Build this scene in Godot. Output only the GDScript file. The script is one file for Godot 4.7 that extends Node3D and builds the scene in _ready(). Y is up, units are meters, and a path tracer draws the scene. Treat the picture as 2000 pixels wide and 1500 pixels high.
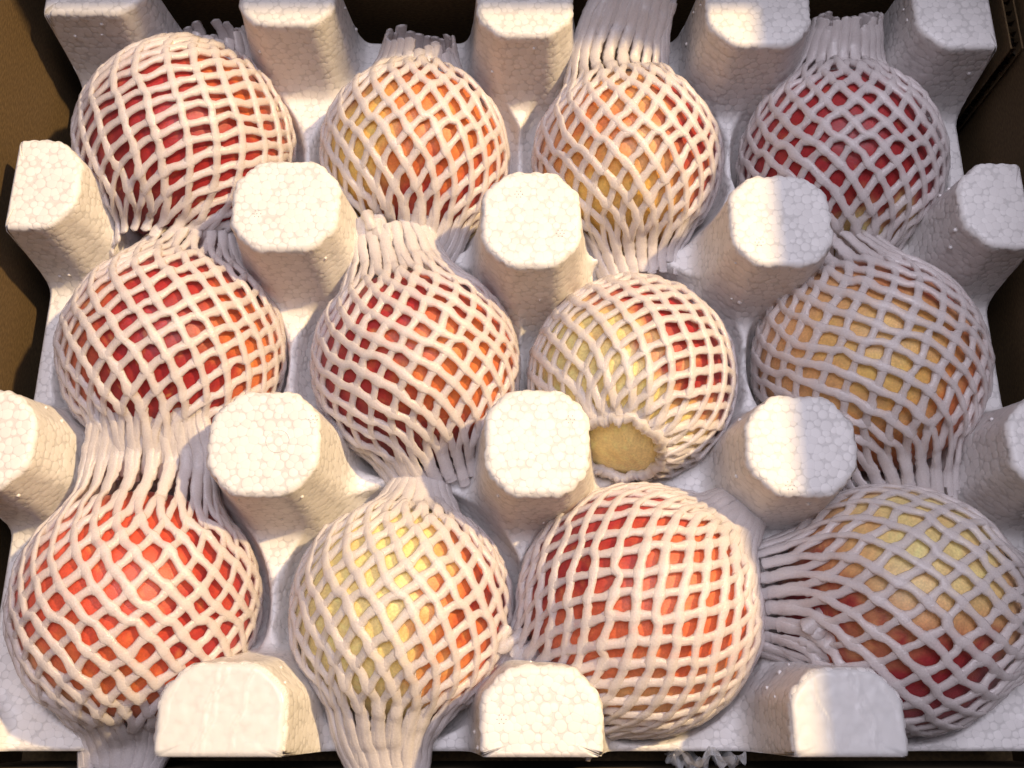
extends Node3D
# A tray of twelve netted peaches in a cardboard box, seen from above. Metres, y up, z towards the front of the box.

const TOP := 0.082            # height of the post tops
const X_EDGE := 0.187         # tray outer faces
const Z_BACK := -0.2755
const Z_FRONT := 0.0155
const CUP_X := [-0.1350, -0.0415, 0.0440, 0.1350]
const CUP_Z := [-0.2155, -0.1255, -0.0325]

var rng := RandomNumberGenerator.new()
var n_lump := FastNoiseLite.new()
var n_soft := FastNoiseLite.new()
var n_bead := FastNoiseLite.new()
var mat_foam: StandardMaterial3D
var mat_net: StandardMaterial3D
var mat_peach: StandardMaterial3D
var mat_card: StandardMaterial3D
var mat_film: StandardMaterial3D
var mat_scrap: StandardMaterial3D
var mat_tape: StandardMaterial3D

func _ready() -> void:
	rng.seed = 7
	# ---------- camera
	var cam := Camera3D.new()
	cam.name = "camera"
	cam.fov = 43.08
	cam.near = 0.02
	cam.far = 20.0
	cam.position = Vector3(-0.0021, 0.40, 0.0)
	cam.rotation_degrees = Vector3(-71.8, 0, 0)
	add_child(cam)
	cam.current = true
	# ---------- surroundings and light
	var we := WorldEnvironment.new()
	we.name = "environment"
	var env := Environment.new()
	env.background_mode = Environment.BG_COLOR
	env.background_color = Color(0.03, 0.027, 0.028).linear_to_srgb()
	env.tonemap_mode = Environment.TONE_MAPPER_LINEAR
	env.tonemap_exposure = 1.0
	env.sdfgi_enabled = true
	env.ssao_enabled = true
	env.ssil_enabled = true
	we.environment = env
	add_child(we)
	# warm lamp, high on the right and a little behind the box
	var lamp := SpotLight3D.new()
	lamp.name = "warm_lamp"
	lamp.light_color = Color(1.0, 0.86, 0.62)
	lamp.light_energy = 4.0
	lamp.light_size = 0.03
	lamp.spot_range = 6.0
	lamp.spot_angle = 30.0
	lamp.spot_attenuation = 2.0
	lamp.shadow_enabled = true
	add_child(lamp)
	lamp.look_at_from_position(Vector3(0.98, 1.30, -0.53), Vector3(-0.02, 0.06, -0.13), Vector3.UP)
	# cool light of the room from above
	var room := AreaLight3D.new()
	room.name = "room_light"
	room.light_color = Color(0.95, 0.935, 1.0)
	room.light_energy = 1.5
	room.area_size = Vector2(0.8, 0.7)
	room.area_range = 6.0
	room.shadow_enabled = true
	add_child(room)
	room.look_at_from_position(Vector3(0.05, 1.40, -0.35), Vector3(0.0, 0.05, -0.13), Vector3.FORWARD)

	make_materials()
	make_box()
	make_tray()
	make_fruit()
	make_small_things()


# ------------------------------------------------------------------ helpers
func tag(o: Node, label: String, category: String, group := "") -> void:
	o.set_meta("label", label)
	o.set_meta("category", category)
	if group != "":
		o.set_meta("group", group)


func put(parent: Node, called: String, m: Mesh, mat: Material) -> MeshInstance3D:
	var o := MeshInstance3D.new()
	o.name = called
	o.mesh = m
	o.material_override = mat
	parent.add_child(o, true)
	return o


func numbered(called: String, k: int) -> String:
	return called if k == 0 else "%s_%03d" % [called, k]


func make_mesh(v: PackedVector3Array, nn: PackedVector3Array, ix: PackedInt32Array, col := PackedColorArray(), uv := PackedVector2Array()) -> ArrayMesh:
	var a := []
	a.resize(Mesh.ARRAY_MAX)
	a[Mesh.ARRAY_VERTEX] = v
	a[Mesh.ARRAY_NORMAL] = nn
	a[Mesh.ARRAY_INDEX] = ix
	if col.size():
		a[Mesh.ARRAY_COLOR] = col
	if uv.size():
		a[Mesh.ARRAY_TEX_UV] = uv
	var m := ArrayMesh.new()
	m.add_surface_from_arrays(Mesh.PRIMITIVE_TRIANGLES, a)
	return m


func box_mesh(st: SurfaceTool, lo: Vector3, hi: Vector3) -> void:
	var bm := BoxMesh.new()
	bm.size = hi - lo
	st.append_from(bm, 0, Transform3D(Basis.IDENTITY, (lo + hi) * 0.5))


func smax(a: float, b: float, k: float) -> float:
	var h := clampf(0.5 + 0.5 * (a - b) / k, 0.0, 1.0)
	return lerpf(b, a, h) + k * h * (1.0 - h)


func smin(a: float, b: float, k: float) -> float:
	return -smax(-a, -b, k)


# ------------------------------------------------------------------ materials
func bead_maps() -> Array:
	# tileable pattern of fused polystyrene beads: [relief, tone]
	var n := 768
	var g := 22
	var r := RandomNumberGenerator.new()
	r.seed = 11
	var px := PackedFloat32Array()
	var py := PackedFloat32Array()
	var pw := PackedFloat32Array()
	for i in g * g:
		px.append((i % g) + 0.5 + (0.25 if (i / g) % 2 == 0 else -0.25) + r.randf_range(-0.29, 0.29))
		py.append(floorf(float(i) / g) + 0.5 + r.randf_range(-0.29, 0.29))
		pw.append(r.randf_range(-0.12, 0.27))
	var tone := PackedFloat32Array()
	for i in g * g:
		tone.append(r.randf_range(0.955, 1.0))
	var hb := PackedFloat32Array()
	hb.resize(n * n)
	var tb := PackedByteArray()
	tb.resize(n * n * 3)
	var sc := float(g) / n
	for y in n:
		var fy := (y + 0.5) * sc
		var cy := int(fy)
		# candidates for each cell of this row are reused along the cell
		var cx := -1
		var cand_x := PackedFloat32Array()
		var cand_y := PackedFloat32Array()
		var cand_w := PackedFloat32Array()
		var cand_t := PackedFloat32Array()
		for x in n:
			var fx := (x + 0.5) * sc
			if int(fx) != cx:
				cx = int(fx)
				cand_x.clear(); cand_y.clear(); cand_w.clear(); cand_t.clear()
				for dy in [-1, 0, 1]:
					for dx in [-1, 0, 1]:
						var id: int = posmod(cy + dy, g) * g + posmod(cx + dx, g)
						cand_x.append(px[id] - posmod(cx + dx, g) + cx + dx)
						cand_y.append(py[id] - posmod(cy + dy, g) + cy + dy)
						cand_w.append(pw[id])
						cand_t.append(tone[id])
			var top := 0.0
			var d1 := 9.0
			var d2 := 9.0
			var t1 := 1.0
			for k in 9:
				var ax := cand_x[k] - fx
				var ay := cand_y[k] - fy
				var d := sqrt(ax * ax + ay * ay) - cand_w[k]
				if d < d1:
					d2 = d1
					d1 = d
					t1 = cand_t[k]
				elif d < d2:
					d2 = d
			# round beads pressed against each other, small hollows left between them
			var u := maxf(d1, 0.0) / 0.50
			var e := clampf((d2 - d1) * 2.2, 0.0, 1.0)
			top = sqrt(maxf(0.0, 1.0 - u * u * 0.9)) * (0.85 + 0.15 * smoothstep(0.0, 0.4, e))
			var at := y * n + x
			hb[at] = top
			var v := t1 * (1.0 - 0.07 * smoothstep(0.80, 1.05, u) - 0.05 * (1.0 - smoothstep(0.0, 0.16, e)))
			var q := int(v * 255.0)
			tb[at * 3] = q
			tb[at * 3 + 1] = q
			tb[at * 3 + 2] = q
	var hi := Image.create_from_data(n, n, false, Image.FORMAT_RF, hb.to_byte_array())
	var ti := Image.create_from_data(n, n, false, Image.FORMAT_RGB8, tb)
	return [ImageTexture.create_from_image(hi), ImageTexture.create_from_image(ti)]


func noise_tex(freq: float, octaves: int, size: int, lo: Color, hi: Color, sd: int, kind := FastNoiseLite.TYPE_SIMPLEX_SMOOTH) -> NoiseTexture2D:
	var f := FastNoiseLite.new()
	f.noise_type = kind
	f.frequency = freq
	f.fractal_octaves = octaves
	f.seed = sd
	var t := NoiseTexture2D.new()
	t.width = size
	t.height = size
	t.seamless = true
	t.noise = f
	var gr := Gradient.new()
	gr.set_color(0, lo)
	gr.set_color(1, hi)
	t.color_ramp = gr
	return t


func make_materials() -> void:
	n_lump.noise_type = FastNoiseLite.TYPE_SIMPLEX
	n_lump.frequency = 330.0
	n_lump.fractal_type = FastNoiseLite.FRACTAL_NONE
	n_lump.seed = 3
	n_soft.noise_type = FastNoiseLite.TYPE_SIMPLEX
	n_soft.frequency = 38.0
	n_soft.fractal_octaves = 2
	n_soft.seed = 5
	n_bead.noise_type = FastNoiseLite.TYPE_CELLULAR
	n_bead.frequency = 290.0
	n_bead.fractal_type = FastNoiseLite.FRACTAL_NONE
	n_bead.cellular_return_type = FastNoiseLite.RETURN_DISTANCE
	n_bead.cellular_jitter = 0.8

	var bm := bead_maps()
	mat_foam = StandardMaterial3D.new()
	mat_foam.resource_name = "polystyrene"
	mat_foam.albedo_color = Color(0.79, 0.765, 0.75).linear_to_srgb()
	mat_foam.albedo_texture = bm[1]
	mat_foam.heightmap_enabled = true
	mat_foam.heightmap_texture = bm[0]
	mat_foam.heightmap_scale = 0.012
	mat_foam.roughness = 0.45
	mat_foam.metallic_specular = 0.45
	mat_foam.uv1_triplanar = true
	mat_foam.uv1_world_triplanar = true
	mat_foam.uv1_triplanar_sharpness = 6.0
	mat_foam.uv1_scale = Vector3.ONE / 0.063

	mat_net = StandardMaterial3D.new()
	mat_net.resource_name = "foam_net"
	mat_net.albedo_color = Color(0.97, 0.915, 0.90, 0.54).linear_to_srgb()
	mat_net.albedo_texture = noise_tex(0.07, 3, 512, Color(0.90, 0.89, 0.89), Color(1, 1, 1), 21)
	mat_net.heightmap_enabled = true
	mat_net.heightmap_texture = noise_tex(0.075, 3, 512, Color.BLACK, Color.WHITE, 22)
	mat_net.heightmap_scale = 0.018
	mat_net.transparency = BaseMaterial3D.TRANSPARENCY_ALPHA
	mat_net.roughness = 0.22
	mat_net.metallic_specular = 0.6
	mat_net.backlight_enabled = true
	mat_net.backlight = Color(0.45, 0.45, 0.45)
	mat_net.uv1_triplanar = true
	mat_net.uv1_world_triplanar = true
	mat_net.uv1_scale = Vector3.ONE / 0.03

	mat_peach = StandardMaterial3D.new()
	mat_peach.resource_name = "peach_skin"
	mat_peach.vertex_color_use_as_albedo = true
	mat_peach.albedo_texture = noise_tex(0.05, 4, 512, Color(0.80, 0.80, 0.80), Color(1, 1, 1), 31)
	mat_peach.heightmap_enabled = true
	mat_peach.heightmap_texture = noise_tex(0.12, 3, 512, Color.BLACK, Color.WHITE, 32)
	mat_peach.heightmap_scale = 0.012
	mat_peach.roughness = 0.42
	mat_peach.rim_enabled = true
	mat_peach.rim = 0.35
	mat_peach.rim_tint = 0.4
	mat_peach.uv1_triplanar = true
	mat_peach.uv1_scale = Vector3.ONE / 0.03

	mat_card = StandardMaterial3D.new()
	mat_card.resource_name = "brown_cardboard"
	mat_card.albedo_color = Color(0.15, 0.095, 0.038).linear_to_srgb()
	mat_card.albedo_texture = noise_tex(0.06, 5, 512, Color(0.66, 0.64, 0.60), Color(1, 1, 1), 41)
	mat_card.roughness = 0.85
	mat_card.uv1_triplanar = true
	mat_card.uv1_world_triplanar = true
	mat_card.uv1_scale = Vector3(1, 3, 1) / 0.08

	mat_film = StandardMaterial3D.new()
	mat_film.resource_name = "clear_film"
	mat_film.albedo_color = Color(0.95, 0.96, 1.0, 0.12)
	mat_film.transparency = BaseMaterial3D.TRANSPARENCY_ALPHA
	mat_film.roughness = 0.12
	mat_film.cull_mode = BaseMaterial3D.CULL_DISABLED
	mat_tape = mat_film.duplicate()
	mat_tape.resource_name = "adhesive_tape"
	mat_tape.albedo_color = Color(0.93, 0.93, 0.93, 0.55)
	mat_tape.roughness = 0.26
	mat_scrap = mat_film.duplicate()
	mat_scrap.resource_name = "milky_film"
	mat_scrap.albedo_color = Color(0.92, 0.92, 0.92, 0.40)
	mat_scrap.roughness = 0.3


# ------------------------------------------------------------------ the box
func make_box() -> void:
	var root := Node3D.new()
	root.name = "cardboard_box"
	root.position = Vector3(0, -0.02, -0.13)
	add_child(root)
	tag(root, "open brown corrugated cardboard box holding the white foam tray of peaches", "box")
	var o := Vector3(0, 0.02, 0.13)
	var top := 0.225
	var xi := 0.197
	var zb := -0.292
	var zf := 0.0215
	var th := 0.005
	var parts := [
		["wall_panel", Vector3(-xi - th, -0.014, zb), Vector3(-xi, top, zf)],
		["wall_panel", Vector3(xi, -0.014, zb), Vector3(xi + th, top, zf)],
		["wall_panel", Vector3(-xi - th, -0.014, zb - th), Vector3(xi + th, top, zb)],
		["wall_panel", Vector3(-xi - th, -0.014, zf), Vector3(xi + th, top, zf + th)],
		["bottom_panel", Vector3(-xi - th, -0.02, zb - th), Vector3(xi + th, -0.014, zf + th)],
	]
	for p in parts:
		var st := SurfaceTool.new()
		st.begin(Mesh.PRIMITIVE_TRIANGLES)
		box_mesh(st, p[1] + o, p[2] + o)
		put(root, p[0], st.commit(), mat_card)
	# the folded tab in the back right corner: two liners with the fluting between them open at the cut edges
	var x0 := 0.1905
	var x1 := 0.1955
	var y1 := 0.0835
	var z1 := -0.2405
	var st2 := SurfaceTool.new()
	st2.begin(Mesh.PRIMITIVE_TRIANGLES)
	box_mesh(st2, Vector3(x0, -0.013, zb + 0.001) + o, Vector3(x0 + 0.0006, y1, z1) + o)
	box_mesh(st2, Vector3(x1 - 0.0006, -0.013, zb + 0.001) + o, Vector3(x1, y1, z1) + o)
	var tab := put(root, "corner_tab", st2.commit(), mat_card)
	var v := PackedVector3Array()
	var nn := PackedVector3Array()
	var ix := PackedInt32Array()
	var rr := RandomNumberGenerator.new()
	rr.seed = 4
	# wave along z (seen on the top edge) and wave along y (seen on the front edge)
	for way in 2:
		var steps := 150
		for i in steps + 1:
			var u := float(i) / steps
			var w := sin(u * TAU * (10.0 if way == 0 else 18.0))
			var x := (x0 + x1) * 0.5 + w * 0.0017
			var a: Vector3
			var b: Vector3
			if way == 0:
				var z := lerpf(zb + 0.002, z1 - 0.0006, u)
				var y := y1 - 0.0005 + rr.randf_range(-0.0004, 0.0004)
				a = Vector3(x, y, z)
				b = Vector3(x, y - 0.006, z)
			else:
				var y2 := lerpf(-0.01, y1 - 0.001, u)
				var z2 := z1 - 0.0005 + rr.randf_range(-0.0004, 0.0004)
				a = Vector3(x, y2, z2)
				b = Vector3(x, y2, z2 - 0.006)
			var at := v.size()
			v.append(a + o); v.append(b + o)
			nn.append(Vector3.RIGHT); nn.append(Vector3.RIGHT)
			if i > 0:
				ix.append_array(PackedInt32Array([at - 2, at - 1, at, at, at - 1, at + 1]))
	put(tab, "fluting", make_mesh(v, nn, ix), mat_card)


# ------------------------------------------------------------------ the tray
var posts := [
	# x0, x1, z0, z1 of the flat top, corner cut
	[[-0.1980, -0.1480, -0.290, -0.2585, 0.008], [-0.1095, -0.0730, -0.290, -0.2530, 0.007], [-0.0155, 0.0212, -0.290, -0.2480, 0.008], [0.0750, 0.1152, -0.290, -0.2435, 0.009], [0.1570, 0.1990, -0.290, -0.2425, 0.009]],
	[[-0.1990, -0.1625, -0.2010, -0.1645, 0.009], [-0.1045, -0.0660, -0.1918, -0.1558, 0.009], [-0.0128, 0.0226, -0.1872, -0.1492, 0.009], [0.0778, 0.1140, -0.1855, -0.1497, 0.008], [0.1625, 0.1990, -0.1910, -0.1568, 0.009]],
	[[-0.1990, -0.1640, -0.1020, -0.0675, 0.009], [-0.1045, -0.0675, -0.1015, -0.0659, 0.009], [-0.0109, 0.0235, -0.1020, -0.0659, 0.008], [0.0771, 0.1138, -0.1000, -0.0659, 0.009], [0.1660, 0.1990, -0.1000, -0.0660, 0.009]],
	[[-0.1990, -0.1835, 0.0020, 0.025, 0.004], [-0.1120, -0.0722, -0.0121, 0.025, 0.009], [-0.0116, 0.0256, -0.0112, 0.025, 0.009], [0.0843, 0.1193, -0.0104, 0.025, 0.008], [0.1840, 0.1990, 0.0030, 0.025, 0.004]],
]

func from_cup(x: float, z: float) -> float:
	var cx: float = CUP_X[0] if x < -0.088 else CUP_X[1] if x < 0.001 else CUP_X[2] if x < 0.0895 else CUP_X[3]
	var cz: float = CUP_Z[0] if z < -0.1705 else CUP_Z[1] if z < -0.079 else CUP_Z[2]
	return sqrt((x - cx) * (x - cx) + (z - cz) * (z - cz))


func height(x: float, z: float, p: Array) -> float:
	var hx: float = (p[1] - p[0]) * 0.5
	var hz: float = (p[3] - p[2]) * 0.5
	var ax := absf(x - (p[0] + p[1]) * 0.5) - hx
	var az := absf(z - (p[2] + p[3]) * 0.5) - hz
	var cut: float = (ax + az + p[4]) * 0.7071
	# rounded distance to an octagon
	var d := smax(smax(ax, az, 0.002), cut, 0.003)
	var y: float
	if d < -0.0016:
		y = TOP
	elif d < 0.0004:
		var q := (d + 0.0016) / 0.002
		y = TOP - 0.0013 * q * q - 0.00005 * q
	else:
		var e := d - 0.0004
		y = TOP - 0.00135 - 0.057 * (1.0 - exp(-e * 12.0 / 0.057))
	if y < 0.074:
		var r := minf(from_cup(x, z), 0.0459)
		y = smax(y, smin(0.0425, 0.0475 - sqrt(0.046 * 0.046 - r * r), 0.006), 0.012)
	# the outer rim is slightly rounded
	var rim := minf(minf(X_EDGE - x, X_EDGE + x), minf(Z_FRONT - z, z - Z_BACK))
	if rim < 0.0015:
		y -= (0.0015 - rim) * (0.0015 - rim) * 500.0
	return y


func make_tray() -> void:
	var root := Node3D.new()
	root.name = "fruit_tray"
	root.position = Vector3(0, -0.012, -0.13)
	add_child(root)
	tag(root, "white expanded polystyrene tray with tall square posts between twelve fruit cups", "tray")
	var off := -root.position
	var bed_v := PackedVector3Array()
	var bed_n := PackedVector3Array()
	var bed_i := PackedInt32Array()
	var wall_v := PackedVector3Array()
	var wall_i := PackedInt32Array()
	var nubs := PackedVector3Array()
	var M := 56
	var NR := 96
	var fine := 260
	var xs := [-X_EDGE] + CUP_X + [X_EDGE]
	var zs := [Z_BACK] + CUP_Z + [Z_FRONT]
	for j in 4:
		for i in 5:
			var p: Array = posts[j][i]
			var x0: float = xs[i]
			var x1: float = xs[i + 1]
			var z0: float = zs[j]
			var z1: float = zs[j + 1]
			var cx := clampf((p[0] + p[1]) * 0.5, x0 + 0.003, x1 - 0.003)
			var cz := clampf((p[2] + p[3]) * 0.5, z0 + 0.003, z1 - 0.003)
			var rays := 4 * M
			var v := PackedVector3Array()
			v.resize(rays * NR)
			var split := 66
			for a in rays:
				var side := a / M
				var q := float(a % M) / M
				var bx: float
				var bz: float
				if side == 0:
					bx = lerpf(x0, x1, q); bz = z0
				elif side == 1:
					bx = x1; bz = lerpf(z0, z1, q)
				elif side == 2:
					bx = lerpf(x1, x0, q); bz = z1
				else:
					bx = x0; bz = lerpf(z1, z0, q)
				var dx := bx - cx
				var dz := bz - cz
				var ray := sqrt(dx * dx + dz * dz)
				# profile along the ray, then an even walk along its length
				var ts := PackedFloat32Array()
				var ys := PackedFloat32Array()
				var ls := PackedFloat32Array()
				var foot := -1
				var l := 0.0
				var py := 0.0
				for k in fine + 1:
					var t := float(k) / fine
					var y := height(cx + dx * t, cz + dz * t, p)
					if k > 0:
						l += sqrt((y - py) * (y - py) + (ray / fine) * (ray / fine))
					py = y
					ts.append(t); ys.append(y); ls.append(l)
					if foot < 0 and y < 0.052:
						foot = k
				if foot < 0:
					foot = fine
				var lf := ls[foot]
				var at := 0
				for k in NR:
					var want := lf * k / (split - 1) if k < split else lf + (l - lf) * (k - split + 1) / float(NR - split)
					while at < fine - 1 and ls[at + 1] < want:
						at += 1
					var w := clampf((want - ls[at]) / maxf(ls[at + 1] - ls[at], 1e-9), 0.0, 1.0)
					var t2 := lerpf(ts[at], ts[at + 1], w)
					v[a * NR + k] = Vector3(cx + dx * t2, lerpf(ys[at], ys[at + 1], w), cz + dz * t2)
			# normals from neighbours
			var nn := PackedVector3Array()
			nn.resize(rays * NR)
			for a in rays:
				var ap := ((a + 1) % rays) * NR
				var am := ((a + rays - 1) % rays) * NR
				for k in NR:
					if k == 0:
						nn[a * NR] = Vector3.UP
						continue
					var along := v[a * NR + mini(k + 1, NR - 1)] - v[a * NR + k - 1]
					var round_ := v[ap + k] - v[am + k]
					var c := round_.cross(along)
					if c.length_squared() < 1e-18:
						c = Vector3.UP
					if c.y < 0.0:
						c = -c
					nn[a * NR + k] = c.normalized()
			for b in v.size():
				var pt := v[b]
				var edge := minf(minf(pt.x - x0, x1 - pt.x), minf(pt.z - z0, z1 - pt.z))
				var amp := lerpf(0.00022, 0.0011, smoothstep(0.0765, 0.0808, pt.y)) * smoothstep(0.001, 0.007, edge) * lerpf(1.6, 0.3, smoothstep(0.85, 1.0, nn[b].y))
				var f := n_bead.get_noise_3dv(pt) + 1.0
				v[b] = pt + nn[b] * amp * (0.42 - f * f) + off
			for q in 5:
				var pick := rng.randi_range(0, rays - 1) * NR + rng.randi_range(30, split + 4)
				if v[pick].y < 0.089 and v[pick].y > 0.05:
					nubs.append(v[pick])
			var pv := PackedVector3Array()
			var pn := PackedVector3Array()
			var pi := PackedInt32Array()
			for a in rays:
				for k in split:
					pv.append(v[a * NR + k]); pn.append(nn[a * NR + k])
			for a in rays:
				var b := (a + 1) % rays
				for k in split - 1:
					pi.append_array(PackedInt32Array([a * split + k, a * split + k + 1, b * split + k, b * split + k, a * split + k + 1, b * split + k + 1]))
			put(root, "post", make_mesh(pv, pn, pi), mat_foam)
			var w2 := NR - split + 1
			var start := bed_v.size()
			for a in rays:
				for k in w2:
					bed_v.append(v[a * NR + split - 1 + k]); bed_n.append(nn[a * NR + split - 1 + k])
			for a in rays:
				var b := (a + 1) % rays
				for k in w2 - 1:
					if (v[a * NR + split - 1 + k] - v[a * NR + split + k]).length_squared() < 1e-14 and (v[b * NR + split - 1 + k] - v[b * NR + split + k]).length_squared() < 1e-14:
						continue
					bed_i.append_array(PackedInt32Array([start + a * w2 + k, start + a * w2 + k + 1, start + b * w2 + k, start + b * w2 + k, start + a * w2 + k + 1, start + b * w2 + k + 1]))
			# outer faces under the rim
			for a in rays:
				var side := a / M
				if (side == 0 and j == 0) or (side == 1 and i == 4) or (side == 2 and j == 3) or (side == 3 and i == 0):
					var b := (a + 1) % rays
					var A := v[a * NR + NR - 1]
					var B := v[b * NR + NR - 1]
					var C := A
					var D := B
					C.y = 0.0
					D.y = 0.0
					var at := wall_v.size()
					wall_v.append_array(PackedVector3Array([A, B, C, D]))
					wall_i.append_array(PackedInt32Array([at, at + 1, at + 2, at + 1, at + 3, at + 2]))
	put(root, "cup_bed", make_mesh(bed_v, bed_n, bed_i), mat_foam)
	var wn := PackedVector3Array()
	for q in wall_v.size():
		var p3 := wall_v[q] - off
		var nx := Vector3.ZERO
		if absf(absf(p3.x) - X_EDGE) < 0.0002:
			nx = Vector3(signf(p3.x), 0, 0)
		else:
			nx = Vector3(0, 0, 1 if p3.z > -0.1 else -1)
		wn.append(nx)
	put(root, "rim_wall", make_mesh(wall_v, wn, wall_i), mat_foam)
	# little foam nubs from the vents of the mould
	var sm := SphereMesh.new()
	sm.radius = 0.0007
	sm.height = 0.0014
	sm.radial_segments = 10
	sm.rings = 6
	var mm := MultiMesh.new()
	mm.transform_format = MultiMesh.TRANSFORM_3D
	mm.mesh = sm
	mm.instance_count = nubs.size()
	for q in nubs.size():
		mm.set_instance_transform(q, Transform3D(Basis.IDENTITY.scaled(Vector3.ONE * rng.randf_range(0.7, 1.3)), nubs[q]))
	var mi := MultiMeshInstance3D.new()
	mi.name = "vent_nubs"
	mi.multimesh = mm
	mi.material_override = mat_foam
	mi.set_meta("kind", "stuff")
	root.add_child(mi, true)
	# clusters of vent pits on the post tops
	var pit := SphereMesh.new()
	pit.radius = 0.00022
	pit.height = 0.00016
	pit.radial_segments = 8
	pit.rings = 4
	var spots := [Vector2(-0.0001, -0.1991), Vector2(0.0154, -0.1620), Vector2(-0.0697, -0.0919), Vector2(0.0178, -0.0919), Vector2(-0.0952, -0.1700), Vector2(0.0872, -0.1585), Vector2(0.0904, -0.0690), Vector2(-0.0053, 0.0045)]
	spots[0] = Vector2(0.0004, -0.1780)
	var pm := MultiMesh.new()
	pm.transform_format = MultiMesh.TRANSFORM_3D
	pm.mesh = pit
	pm.instance_count = spots.size() * 7
	for q in spots.size():
		for w in 7:
			var a := TAU * w / 6.0
			var rr := 0.0 if w == 6 else 0.0014
			pm.set_instance_transform(q * 7 + w, Transform3D(Basis.IDENTITY, Vector3(spots[q].x + cos(a) * rr, TOP + 0.00012, spots[q].y + sin(a) * rr) + off))
	var pits := MultiMeshInstance3D.new()
	pits.name = "vent_pits"
	pits.multimesh = pm
	var pmat := StandardMaterial3D.new()
	pmat.resource_name = "pit"
	pmat.albedo_color = Color(0.42, 0.41, 0.40).linear_to_srgb()
	pits.material_override = pmat
	pits.set_meta("kind", "stuff")
	root.add_child(pits, true)
	# round mark of the mould on one post
	var tm := TorusMesh.new()
	tm.inner_radius = 0.0036
	tm.outer_radius = 0.0042
	tm.rings = 40
	tm.ring_segments = 8
	var ring := put(root, "mould_mark", tm, mat_foam)
	ring.position = Vector3(-0.0811, TOP - 0.00012, -0.0843) + off
	# clear adhesive tape over two of the front posts
	for k in 2:
		var p: Array = posts[3][1 if k == 0 else 3]
		var tv := PackedVector3Array()
		var tn := PackedVector3Array()
		var ti := PackedInt32Array()
		var nx := 60
		var nz := 44
		for b in nz + 1:
			for a in nx + 1:
				var x := lerpf(p[0] - 0.0012, p[1] + 0.0012, float(a) / nx)
				var z := lerpf(p[2] - 0.0008, Z_FRONT - 0.0003, float(b) / nz)
				var u: float = (x - p[0]) + (z - p[2]) * (0.22 if k == 0 else -0.3)
				var y := maxf(height(x, z, p), TOP - 0.004) + 0.0005
				for c in [0.006, 0.0185, 0.0205, 0.029]:
					y += 0.00022 * exp(-pow((u - c - 0.0006 * sin(z * 500.0 + c * 900.0)) / 0.00045, 2.0))
				y += n_soft.get_noise_2d(x * 3.0, z * 3.0) * 0.0001
				tv.append(Vector3(x, y, z) + off)
		for b in nz + 1:
			for a in nx + 1:
				var du := tv[b * (nx + 1) + mini(a + 1, nx)] - tv[b * (nx + 1) + maxi(a - 1, 0)]
				var dv := tv[mini(b + 1, nz) * (nx + 1) + a] - tv[maxi(b - 1, 0) * (nx + 1) + a]
				tn.append(dv.cross(du).normalized())
		for b in nz:
			for a in nx:
				var q := b * (nx + 1) + a
				if minf(tv[q].y, tv[q + nx + 2].y) < TOP - 0.0020 + off.y or minf(tv[q + 1].y, tv[q + nx + 1].y) < TOP - 0.0020 + off.y:
					continue
				ti.append_array(PackedInt32Array([q, q + 1, q + nx + 1, q + 1, q + nx + 2, q + nx + 1]))
		put(root, "tape_strip", make_mesh(tv, tn, ti), mat_tape)


# ------------------------------------------------------------------ peaches and their nets
const RED := Vector3(0.44, 0.024, 0.028)
const DARK := Vector3(0.34, 0.02, 0.025)
const ORANGE := Vector3(0.80, 0.22, 0.06)
const APRICOT := Vector3(0.84, 0.46, 0.19)
const YELLOW := Vector3(0.97, 0.62, 0.17)
const PALE := Vector3(1.0, 0.79, 0.33)

func peach_mesh(c: Vector3, r: float, axis: Vector3, base: Vector3, patches: Array, sd: int) -> ArrayMesh:
	var v := PackedVector3Array()
	var nn := PackedVector3Array()
	var col := PackedColorArray()
	var ix := PackedInt32Array()
	var U := 96
	var V := 64
	var e1 := axis.cross(Vector3(0.3, 1, 0.2)).normalized()
	var e2 := e1.cross(axis).normalized()
	var f := FastNoiseLite.new()
	f.seed = sd
	f.frequency = 70.0
	f.fractal_octaves = 4
	for j in V + 1:
		var th := PI * j / V
		for i in U:
			var ph := TAU * i / U
			var d := axis * cos(th) + (e1 * cos(ph) + e2 * sin(ph)) * sin(th)
			# cleft along one meridian and a hollow at the stem
			var cl := exp(-pow(wrapf(ph - 1.2, -PI, PI) * 5.5, 2.0)) * sin(th)
			var hol := exp(-pow(th / 0.28, 2.0)) * 0.16
			var rad := r * (1.0 - 0.035 * cl - hol + 0.02 * cos(2.0 * ph) * sin(th))
			var pt := d * rad
			v.append(pt + Vector3(0, r, 0))
			nn.append(d)
			var colr := base
			var nz := f.get_noise_3dv(pt * 1.0 + c) * 0.9
			for pc in patches:
				var w := smoothstep(pc[2] - 0.28, pc[2] + 0.28, d.dot(pc[0]) + nz * 0.42)
				colr = colr.lerp(pc[1], w)
			var fine := f.get_noise_3dv(pt * 5.0 + c)
			var streak := f.get_noise_3dv((pt - axis * pt.dot(axis) * 0.82) * 4.0 - c)
			colr *= 1.0 + fine * 0.16 + streak * 0.26
			if fine > 0.36:
				colr = colr.lerp(YELLOW, (fine - 0.36) * 1.2)
			col.append(Color(colr.x, colr.y, colr.z))
	for j in V:
		for i in U:
			var a := j * U + i
			var b := j * U + (i + 1) % U
			ix.append_array(PackedInt32Array([a, a + U, b, b, a + U, b + U]))
	return make_mesh(v, nn, ix, col)


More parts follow.
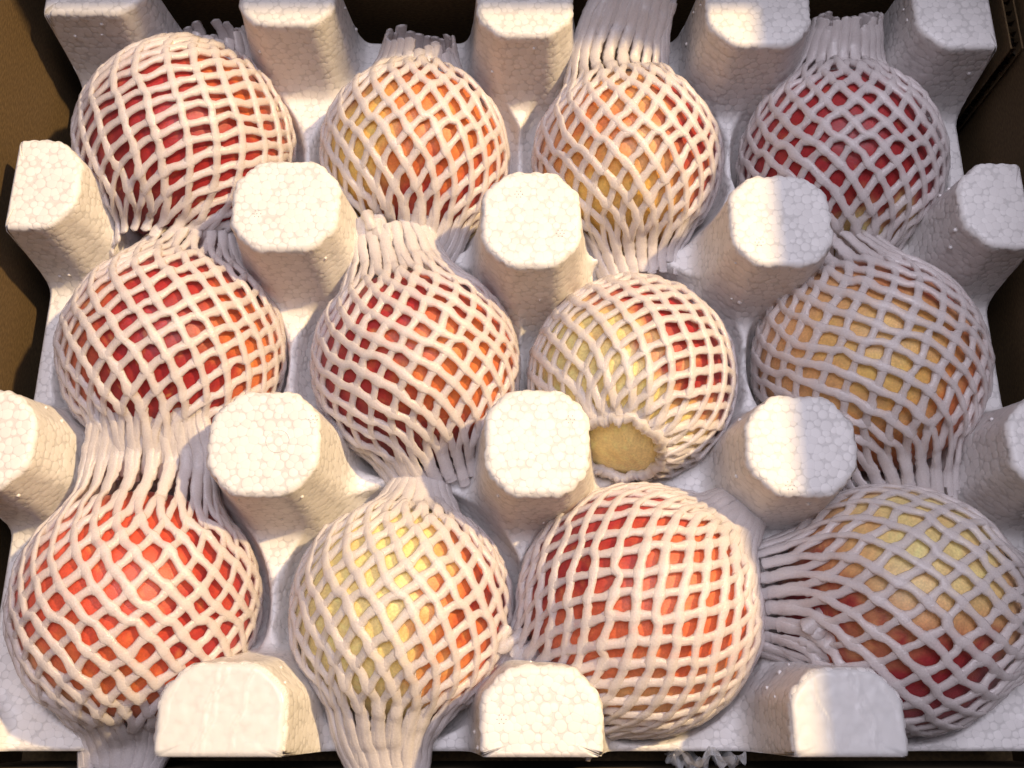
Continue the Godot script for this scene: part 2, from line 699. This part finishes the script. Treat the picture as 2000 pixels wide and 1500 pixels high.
# One end of a net: [tail length past the shoulder, tail radius, direction the tail turns to, flat direction, flatness 0..1, open cut radius or 0]
func make_net(root: Node3D, base: Vector3, c: Vector3, r: float, axis: Vector3, n: int, stretch: float, skew: float, ends: Array, thick: float, outer: int, sd: int) -> void:
	var r2 := RandomNumberGenerator.new()
	r2.seed = sd
	var step := 0.0011
	# centre line outwards from the middle to each end: arrays of [centre, radius, frame a, frame b, meridian length, flatten dir, flat amount, twist]
	var seg := PI / n
	var L0 := r * seg * stretch
	var e1 := axis.cross(Vector3(0.2, 0.9, 0.35)).normalized()
	var halves := []
	for h in 2:
		var en: Array = ends[h]
		var dir := axis if h == 0 else -axis
		var C := []
		var s := 0.0
		var pos := c
		var t := dir
		var fa := e1
		var tw := 0.0
		var pr := r
		var ml := 0.0
		var open: float = en[5]
		var shoulder: float = en[6] if en.size() > 6 else 0.72
		var sj := r * shoulder
		var rj := r * sqrt(1.0 - shoulder * shoulder)
		var lam: float = maxf((rj - en[1] * 0.75) * rj / sj, 0.002)
		var end_s: float = sqrt(r * r - open * open) if open > 0.0 else sj + en[0]
		while s < end_s:
			var R: float
			if open > 0.0 or s < sj:
				R = sqrt(maxf(r * r - s * s, 1e-8))
			else:
				R = en[1] * 0.75 + (rj - en[1] * 0.75) * exp(-(s - sj) / lam)
			var past := clampf((s - sj - r * 0.1) / 0.018, 0.0, 1.0) if open <= 0.0 else 0.0
			var want := dir.slerp(en[2], past * past * (3.0 - 2.0 * past)) if past > 0.0 else dir
			# turn the frame with the line
			var ax := t.cross(want)
			if ax.length() > 1e-5:
				fa = fa.rotated(ax.normalized(), t.angle_to(want))
			t = want
			fa = (fa - t * fa.dot(t)).normalized()
			var ds := step
			var dl := ds
			if s < sj or open > 0.0:
				dl = ds * r / maxf(R, 0.15 * r)
			else:
				dl = sqrt(ds * ds + (R - pr) * (R - pr))
			# keep an even meridian step on the shoulder
			var k := step / dl
			ds *= k
			dl = step
			pr = R
			var half_w := R * seg
			tw += seg / sqrt(maxf(L0 * L0 - half_w * half_w, L0 * L0 * 0.12)) * dl * (1.0 - 0.8 * smoothstep(0.45 * r, 0.75 * r, s - sj + 0.45 * r) * (0.0 if open > 0.0 else 1.0))
			ml += dl
			var fl: float = en[4] * smoothstep(sj, sj + lam * 1.5 + 0.004, s) if open <= 0.0 else 0.0
			var m: Vector3 = en[3]
			m = (m - t * m.dot(t))
			m = m.normalized() if m.length() > 0.05 else fa
			C.append([pos, R, fa, t.cross(fa) * (1.0 if h == 0 else -1.0), ml, m, fl, tw, t])
			pos += t * ds
			s += ds
		halves.append(C)
	var rows := []
	var hb: Array = halves[1]
	for k in range(hb.size() - 1, 0, -1):
		var q: Array = hb[k]
		rows.append([q[0], q[1], q[2], q[3], -q[4], q[5], q[6], -q[7], -q[8], 1])
	for q in halves[0]:
		rows.append([q[0], q[1], q[2], q[3], q[4], q[5], q[6], q[7], q[8], 0])
	var count := rows.size()
	var sides := 8
	var shift := Vector3(sd * 0.37, sd * 0.11, sd * 0.23)
	for fam in 2:
		var sg := 1.0 if fam == 0 else -1.0
		for k in n:
			var phi0 := TAU * k / n + r2.randf_range(-0.010, 0.010) + 0.013 * sd
			var ragged := 1 if ends[1][5] > 0.0 else 5
			var first := r2.randi_range(0, ragged)
			var last := count - r2.randi_range(0, 5)
			var line := PackedVector3Array()
			var outs := PackedVector3Array()
			var rad := PackedFloat32Array()
			var web := PackedFloat32Array()
			var tk := thick * r2.randf_range(0.90, 1.08)
			for i in range(first, last):
				var q: Array = rows[i]
				var tws: float = q[7]
				var phi: float = phi0 + sg * tws + skew * q[4] / r
				var o: Vector3 = q[2] * cos(phi) + q[3] * sin(phi)
				var R: float = q[1]
				var p: Vector3 = o * R
				var fl: float = q[6]
				var m: Vector3 = q[5]
				if fl > 0.0:
					var side: Vector3 = (q[8] as Vector3).cross(m)
					p = m * p.dot(m) * (1.0 - fl) + side * p.dot(side) * (1.0 + 0.55 * fl)
					o = (m * o.dot(m) / (1.05 - fl) + side * o.dot(side)).normalized()
				# outer family rides over the inner one; both sink to a node where they cross
				var node := pow(0.5 + 0.5 * cos(tws / seg * TAU), 1.5)
				p += o * (0.00025 if fam == outer else -0.00015)
				var w: Vector3 = q[0] + p
				var nz := n_soft.get_noise_3dv(w + shift)
				var nz2 := n_soft.get_noise_3dv(w * 1.7 - shift)
				w += o * nz * 0.0005 + (q[8] as Vector3) * nz2 * 0.0016 + o.cross(q[8]) * nz * 0.0008
				if fl > 0.0:
					w += o * nz2 * 0.0012 * fl
				line.append(w)
				outs.append(o)
				var tail := clampf(1.0 - R / (0.62 * r), 0.0, 1.0)
				web.append(lerpf(1.0 + 0.42 * node, 1.65, tail))
				rad.append(tk * 0.93 * (1.0 + 0.12 * tail))
			if line.size() < 4:
				continue
			var v := PackedVector3Array()
			var nn := PackedVector3Array()
			var ix := PackedInt32Array()
			var cnt := line.size()
			for i in cnt:
				var t2 := (line[mini(i + 1, cnt - 1)] - line[maxi(i - 1, 0)]).normalized()
				var o2 := outs[i]
				o2 = (o2 - t2 * o2.dot(t2)).normalized()
				var b2 := t2.cross(o2)
				for a in sides:
					var an := TAU * a / sides
					var dd := b2 * cos(an) * web[i] + o2 * sin(an) * 0.66
					var nd := b2 * cos(an) / web[i] + o2 * sin(an) / 0.66
					var rr := rad[i] + n_lump.get_noise_3dv(line[i] + dd * rad[i]) * 0.00028
					v.append(line[i] + dd * rr - base)
					nn.append(nd.normalized())
				if i > 0:
					for a in sides:
						var b := (a + 1) % sides
						var A := (i - 1) * sides
						var B := i * sides
						ix.append_array(PackedInt32Array([A + a, A + b, B + a, A + b, B + b, B + a]))
			# rounded ends
			for e in 2:
				var at := 0 if e == 0 else cnt - 1
				var tt := (line[0] - line[1]).normalized() if e == 0 else (line[cnt - 1] - line[cnt - 2]).normalized()
				var ring := at * sides
				var tip := v.size()
				v.append(line[at] + tt * rad[at] * 0.5 - base)
				nn.append(tt)
				for a in sides:
					var b := (a + 1) % sides
					if e == 0:
						ix.append_array(PackedInt32Array([tip, ring + b, ring + a]))
					else:
						ix.append_array(PackedInt32Array([tip, ring + a, ring + b]))
			put(root, "strand", make_mesh(v, nn, ix), mat_net)


# The cut end of a net left open: the stumps of its strands fused to a lumpy ring
func open_rim(root: Node3D, base: Vector3, c: Vector3, ax: Vector3, rad: float, thick: float) -> void:
	var e1 := ax.cross(Vector3.UP).normalized()
	var e2 := e1.cross(ax).normalized()
	var v := PackedVector3Array()
	var nn := PackedVector3Array()
	var ix := PackedInt32Array()
	var rings := 230
	var sides := 10
	for i in rings:
		var t := TAU * i / rings
		var o := e1 * cos(t) + e2 * sin(t)
		var lump := n_soft.get_noise_2d(cos(t) * 0.06, sin(t) * 0.06)
		var bead := absf(sin(t * 11.5 + lump * 3.0))
		var p := c + o * (rad + lump * 0.0012) - ax * (0.0006 * bead + n_soft.get_noise_2d(t * 0.05, 3.0) * 0.0012)
		for a in sides:
			var an := TAU * a / sides
			var dd := o * cos(an) + ax * sin(an)
			v.append(p + dd * thick * (0.62 + 0.5 * sqrt(bead)) - base)
			nn.append(dd)
	for i in rings:
		var A := i * sides
		var B := ((i + 1) % rings) * sides
		for a in sides:
			var b := (a + 1) % sides
			ix.append_array(PackedInt32Array([A + a, B + a, A + b, A + b, B + a, B + b]))
	put(root, "open_rim", make_mesh(v, nn, ix), mat_net)


# A row of short curled strand ends: a torn or folded rim of a net
func frayed_end(root: Node3D, base: Vector3, from: Vector3, to: Vector3, out: Vector3, count: int, length: float, rad: float, sd: int) -> void:
	var r2 := RandomNumberGenerator.new()
	r2.seed = sd
	var v := PackedVector3Array()
	var nn := PackedVector3Array()
	var ix := PackedInt32Array()
	var rings := 14
	var sides := 9
	for k in count:
		var p := from.lerp(to, (k + 0.5) / count) + Vector3(r2.randf_range(-1, 1), r2.randf_range(-0.5, 0.5), r2.randf_range(-1, 1)) * 0.0008
		var d := (out + Vector3(r2.randf_range(-0.35, 0.35), r2.randf_range(-0.1, 0.3), r2.randf_range(-0.35, 0.35))).normalized()
		var bend := r2.randf_range(0.4, 1.1)
		var len_k := length * r2.randf_range(0.7, 1.15)
		p -= d * len_k * 0.5
		for i in rings + 1:
			var u := float(i) / rings
			var t := (d + Vector3.DOWN * bend * (u - 0.45) * 1.6).normalized()
			p += t * len_k / rings
			var e1 := t.cross(Vector3.UP).normalized()
			var e2 := e1.cross(t)
			var cap := sqrt(maxf(0.0, 1.0 - pow(absf(u * 2.0 - 1.0), 7.0)))
			for a in sides:
				var an := TAU * a / sides
				var dd := e1 * cos(an) * 1.15 + e2 * sin(an) * 0.85
				var rr := rad * cap * (1.0 + 0.18 * sin(u * 9.0 + k)) + n_lump.get_noise_3dv(p + dd * rad) * 0.0003 * cap
				v.append(p + dd * rr - base)
				nn.append(dd.normalized())
			if i > 0:
				var B := v.size() - sides
				var A := B - sides
				for a in sides:
					var b := (a + 1) % sides
					ix.append_array(PackedInt32Array([A + a, A + b, B + a, A + b, B + b, B + a]))
	put(root, "frayed_end", make_mesh(v, nn, ix), mat_net)


func make_fruit() -> void:
	var U := Vector3.UP
	# centre, net radius, axis (towards end A), mesh stretch, skew, end A, end B, peach base colour, patches, labels
	var list := [
		{"c": Vector3(-0.1370, 0.047, -0.2190), "r": 0.0440, "ax": Vector3(0.12, 0.05, -1), "st": 1.40, "sk": 0.55,
			"a": [0.025, 0.0085, Vector3(0.0, 0.75, -0.65), Vector3(0, 0.3, 1), 0.3, 0.0], "b": [0.024, 0.0080, Vector3(-0.1, 0.5, 0.8), Vector3(0, 1, 0), 0.35, 0.0],
			"base": RED, "p": [[Vector3(-0.8, 0.3, 0.4), DARK, 0.55], [Vector3(0.6, 0.2, -0.5), ORANGE, 0.75], [Vector3(-0.9, -0.2, -0.2), APRICOT, 0.75]],
			"lp": "dark red peach in the back left corner cup", "ln": "white foam net with a short open frill, back left corner of the tray"},
		{"c": Vector3(-0.0425, 0.044, -0.2165), "r": 0.0395, "ax": Vector3(0.02, 0.1, -1), "st": 1.62, "sk": 0.1,
			"a": [0.027, 0.0085, Vector3(0.1, 0.8, -0.6), Vector3(0, 0.3, 1), 0.3, 0.0], "b": [0.034, 0.0110, Vector3(-0.75, 0.25, 0.55), Vector3(0, 1, 0.2), 0.55, 0.0],
			"base": ORANGE, "p": [[Vector3(-0.95, 0.3, 0.1), YELLOW, 0.45], [Vector3(0.3, 0.2, 0.9), RED, 0.80], [Vector3(-0.4, 0.4, -0.8), DARK, 0.80]],
			"lp": "orange peach with a yellow left side in the back row", "ln": "white foam net with a frill curling left over the back row's orange and yellow peach"},
		{"c": Vector3(0.0455, 0.044, -0.2140), "r": 0.0395, "ax": Vector3(-0.10, 0.25, -1), "st": 1.55, "sk": 0.15,
			"a": [0.046, 0.0150, Vector3(0.25, 0.55, -0.75), Vector3(0.1, 0.75, 0.65), 0.65, 0.0], "b": [0.026, 0.009, Vector3(0.2, 0.1, 1), Vector3(0, 1, 0), 0.4, 0.0],
			"base": APRICOT, "p": [[Vector3(0.8, 0.4, -0.1), RED, 0.60], [Vector3(-0.5, 0.7, 0.2), ORANGE, 0.80], [Vector3(-0.3, 0.3, 0.9), YELLOW, 0.80]],
			"lp": "apricot coloured peach reddening on its right, under the wide fanned net at the back", "ln": "white foam net with a wide fanned tail against the back wall"},
		{"c": Vector3(0.1340, 0.044, -0.2120), "r": 0.0420, "ax": Vector3(0.02, 0.25, -1), "st": 1.40, "sk": 0.05,
			"a": [0.034, 0.008, Vector3(0.05, 0.75, -0.65), Vector3(0.1, 0.75, 0.65), 0.35, 0.0], "b": [0.028, 0.009, Vector3(0.15, 0.1, 1), Vector3(0, 1, 0), 0.4, 0.0],
			"base": RED, "p": [[Vector3(0.9, 0.2, -0.2), DARK, 0.60], [Vector3(0.1, -0.1, 1), PALE, 0.82]],
			"lp": "crimson peach in shade in the back right corner cup", "ln": "white foam net with a narrow upright neck, back right corner of the tray"},
		{"c": Vector3(-0.1330, 0.045, -0.1290), "r": 0.0425, "ax": Vector3(0.02, -0.05, -1), "st": 1.40, "sk": 0.22,
			"a": [0.022, 0.010, Vector3(-0.1, -0.2, -1), Vector3(0, 1, 0), 0.4, 0.0], "b": [0.020, 0.010, Vector3(0.0, -0.3, 1), Vector3(0, 1, 0), 0.4, 0.0],
			"base": RED, "p": [[Vector3(-0.8, 0.35, 0.1), ORANGE, 0.75], [Vector3(0.9, 0.2, 0), ORANGE, 0.85], [Vector3(-0.95, -0.2, 0.1), APRICOT, 0.7], [Vector3(0, 0.8, 0.5), DARK, 0.90]],
			"lp": "red peach in the left cup of the middle row", "ln": "white foam net on the red peach, left cup of the middle row"},
		{"c": Vector3(-0.0390, 0.044, -0.1240), "r": 0.0405, "ax": Vector3(-0.22, 0.15, -1), "st": 1.42, "sk": -0.1,
			"a": [0.034, 0.011, Vector3(-0.2, 0.2, -1), Vector3(0, 1, 0.2), 0.55, 0.0], "b": [0.024, 0.010, Vector3(0.35, -0.05, 0.9), Vector3(0, 1, 0.2), 0.55, 0.0],
			"base": RED, "p": [[Vector3(0.6, 0.6, 0.35), ORANGE, 0.72], [Vector3(0.0, 0.0, 1), DARK, 0.70]],
			"lp": "bright red peach between the four central posts, left of the gaping net", "ln": "white foam net on the bright red peach, second cup of the middle row"},
		{"c": Vector3(0.0440, 0.044, -0.1190), "r": 0.0405, "ax": Vector3(0.20, -0.45, -0.86), "st": 1.40, "sk": 0.25,
			"a": [0.016, 0.010, Vector3(0.1, -0.4, -0.9), Vector3(0, 1, 0), 0.2, 0.0], "b": [0.0, 0.0, U, U, 0.0, 0.0158],
			"base": RED, "p": [[Vector3(-0.75, 0.25, 0.45), PALE, 0.28], [Vector3(-0.1, 0.45, 0.9), PALE, 0.72]],
			"lp": "red peach with a pale yellow face showing through the open net end", "ln": "white foam net gaping open at its front end, third cup of the middle row"},
		{"c": Vector3(0.1350, 0.045, -0.1240), "r": 0.0440, "ax": Vector3(-0.20, 0.05, -1), "st": 1.38, "sk": -0.22,
			"a": [0.020, 0.010, Vector3(-0.15, -0.1, -1), Vector3(0, 1, 0), 0.4, 0.0], "b": [0.026, 0.0135, Vector3(0.15, 0.0, 1), Vector3(0, 1, 0.2), 0.45, 0.0],
			"base": APRICOT, "p": [[Vector3(-0.05, 0.95, 0.3), YELLOW, 0.88], [Vector3(0.85, 0.3, 0.5), ORANGE, 0.72], [Vector3(0.3, 0.6, -0.8), RED, 0.88], [Vector3(0.1, 0.0, 1), ORANGE, 0.75]],
			"lp": "apricot peach blotched with yellow in the right cup of the middle row", "ln": "white foam net with two loose bunches below, right cup of the middle row"},
		{"c": Vector3(-0.1355, 0.045, -0.0340), "r": 0.0430, "ax": Vector3(0.05, 0.22, -1), "st": 1.38, "sk": 0,
			"a": [0.056, 0.0185, Vector3(0.02, 0.38, -1), Vector3(0, 1, 0.15), 0.68, 0.0], "b": [0.029, 0.0080, Vector3(-0.15, 0.0, 1), Vector3(0, 1, 0), 0.5, 0.0, 0.78],
			"base": Vector3(0.76, 0.10, 0.05), "p": [[Vector3(-0.2, 0.1, 0.9), ORANGE, 0.62], [Vector3(-0.6, -0.1, 0.7), APRICOT, 0.8], [Vector3(0.9, 0.2, 0.1), RED, 0.8]],
			"lp": "bright orange red peach in the front left cup", "ln": "white foam net with a long flat cut tail, front left cup"},
		{"c": Vector3(-0.0412, 0.045, -0.0315), "r": 0.0400, "ax": Vector3(0.1, -0.05, -1), "st": 1.5, "sk": 0.12,
			"a": [0.020, 0.0060, Vector3(0.1, -0.8, -0.7), Vector3(0, 1, 0), 0.3, 0.0, 0.84], "b": [0.030, 0.0060, Vector3(0.18, -0.05, 1), Vector3(0, 1, 0.2), 0.45, 0.0, 0.74],
			"base": PALE, "p": [[Vector3(0.95, 0.15, 0.15), ORANGE, 0.42], [Vector3(0.98, 0.0, -0.1), RED, 0.72]],
			"lp": "yellow peach with an orange red right side in the front row", "ln": "white foam net over the yellow peach, its tail crushed flat at the front"},
		{"c": Vector3(0.0430, 0.045, -0.0330), "r": 0.0440, "ax": Vector3(0.75, 0.10, -0.66), "st": 1.65, "sk": 0.0,
			"n": 28, "a": [0.020, 0.0060, Vector3(0.4, -0.9, -0.4), Vector3(0, 1, 0), 0.3, 0.0, 0.86], "b": [0.027, 0.0180, Vector3(-0.45, 0.05, 0.9), Vector3(0, 1, 0.1), 0.65, 0.0],
			"base": Vector3(0.80, 0.17, 0.07), "p": [[Vector3(-0.5, 0.4, -0.7), RED, 0.62], [Vector3(0.1, 0.0, 1), APRICOT, 0.7]],
			"lp": "orange red peach in the front row behind the middle front post", "ln": "white foam net with a wide tail spread around the middle front post"},
		{"c": Vector3(0.1345, 0.045, -0.0330), "r": 0.0440, "top": 0, "ax": Vector3(0.98, 0.0, 0.05), "st": 1.55, "sk": 0.0,
			"a": [0.020, 0.010, Vector3(1, -0.3, 0), Vector3(0, 1, 0), 0.3, 0.0], "b": [0.020, 0.0085, Vector3(-0.95, -0.15, 0.05), Vector3(0, 1, 0), 0.4, 0.0],
			"base": APRICOT, "p": [[Vector3(0.1, 0.75, -0.5), PALE, 0.80], [Vector3(-0.1, 0.25, 0.95), Vector3(0.36, 0.022, 0.03), 0.50], [Vector3(-0.95, 0.1, 0.1), DARK, 0.72]],
			"lp": "yellow and dark red peach in shade in the front right cup", "ln": "white foam net with a frayed end on its left, front right cup"},
	]
	for k in list.size():
		var d: Dictionary = list[k]
		var ax: Vector3 = (d.ax as Vector3).normalized()
		var pr: float = d.r - 0.0028
		var c: Vector3 = d.c
		var patches := []
		for p in d.p:
			patches.append([(p[0] as Vector3).normalized(), p[1], p[2]])
		var paxis := (ax + Vector3(0.1, -0.9, 0.05)).normalized()
		var pm := put(self, numbered("peach", k), peach_mesh(c, pr, paxis, d.base, patches, 50 + k), mat_peach)
		pm.position = c - Vector3(0, pr, 0)
		tag(pm, d.lp, "peach", "peaches in foam nets")
		var net := Node3D.new()
		net.name = numbered("foam_net", k)
		var base := c - Vector3(0, d.r, 0)
		net.position = base
		add_child(net)
		tag(net, d.ln, "foam net", "foam nets around the peaches")
		var ea: Array = d.a.duplicate()
		var eb: Array = d.b.duplicate()
		ea[2] = (ea[2] as Vector3).normalized(); eb[2] = (eb[2] as Vector3).normalized()
		ea[3] = (ea[3] as Vector3).normalized(); eb[3] = (eb[3] as Vector3).normalized()
		make_net(net, base, c, d.r - 0.0010, ax, d.get("n", 23), d.st, d.sk, [ea, eb], 0.00160, d.get("top", 1), 3 + k)
		if k == 1:
			frayed_end(net, base, Vector3(-0.0590, 0.060, -0.1800), Vector3(-0.0305, 0.055, -0.1580), Vector3(0.35, -0.1, 0.9), 8, 0.0085, 0.0021, 71)
		elif k == 11:
			frayed_end(net, base, Vector3(0.0975, 0.0665, -0.0275), Vector3(0.1165, 0.066, -0.0125), Vector3(-0.75, 0.1, 0.35), 6, 0.0110, 0.0023, 72)
			frayed_end(net, base, Vector3(0.0960, 0.062, -0.0205), Vector3(0.1100, 0.061, -0.0095), Vector3(0.75, 0.1, 0.45), 5, 0.0120, 0.0021, 73)
		elif k == 6:
			open_rim(net, base, c - ax * sqrt(pow(d.r - 0.0010, 2.0) - pow(eb[5], 2.0)), ax, eb[5] - 0.0004, 0.0021)
		elif k == 10:
			frayed_end(net, base, Vector3(-0.0060, 0.056, -0.0230), Vector3(0.0060, 0.054, -0.0135), Vector3(-0.7, -0.1, 0.6), 5, 0.0110, 0.0020, 74)


# ------------------------------------------------------------------ small things
func make_small_things() -> void:
	# crumpled clear film caught between the tray and the front wall
	var v := PackedVector3Array()
	var nn := PackedVector3Array()
	var ix := PackedInt32Array()
	var nu := 40
	var nv := 24
	for b in nv + 1:
		for a in nu + 1:
			var u := float(a) / nu
			var w := float(b) / nv
			var x := 0.0535 + 0.0225 * u + 0.002 * sin(w * 5.0 + u * 3.0)
			var y := 0.020 + 0.031 * w * (0.75 + 0.25 * sin(u * 3.1)) + n_soft.get_noise_2d(u * 0.05, w * 0.04) * 0.010
			var z := 0.0172 + n_soft.get_noise_2d(u * 0.07 + 5.0, w * 0.05) * 0.005 - 0.0035 * w * w * sin(u * 3.1)
			v.append(Vector3(x - 0.0645, y - 0.020, z - 0.0172))
	for b in nv + 1:
		for a in nu + 1:
			var du := v[b * (nu + 1) + mini(a + 1, nu)] - v[b * (nu + 1) + maxi(a - 1, 0)]
			var dv := v[mini(b + 1, nv) * (nu + 1) + a] - v[maxi(b - 1, 0) * (nu + 1) + a]
			nn.append(dv.cross(du).normalized())
	for b in nv:
		for a in nu:
			var q := b * (nu + 1) + a
			ix.append_array(PackedInt32Array([q, q + 1, q + nu + 1, q + 1, q + nu + 2, q + nu + 1]))
	var film := put(self, "plastic_film", make_mesh(v, nn, ix), mat_scrap)
	film.position = Vector3(0.0645, 0.020, 0.0190)
	tag(film, "crumpled scrap of clear plastic film at the front edge of the foam tray", "plastic film")
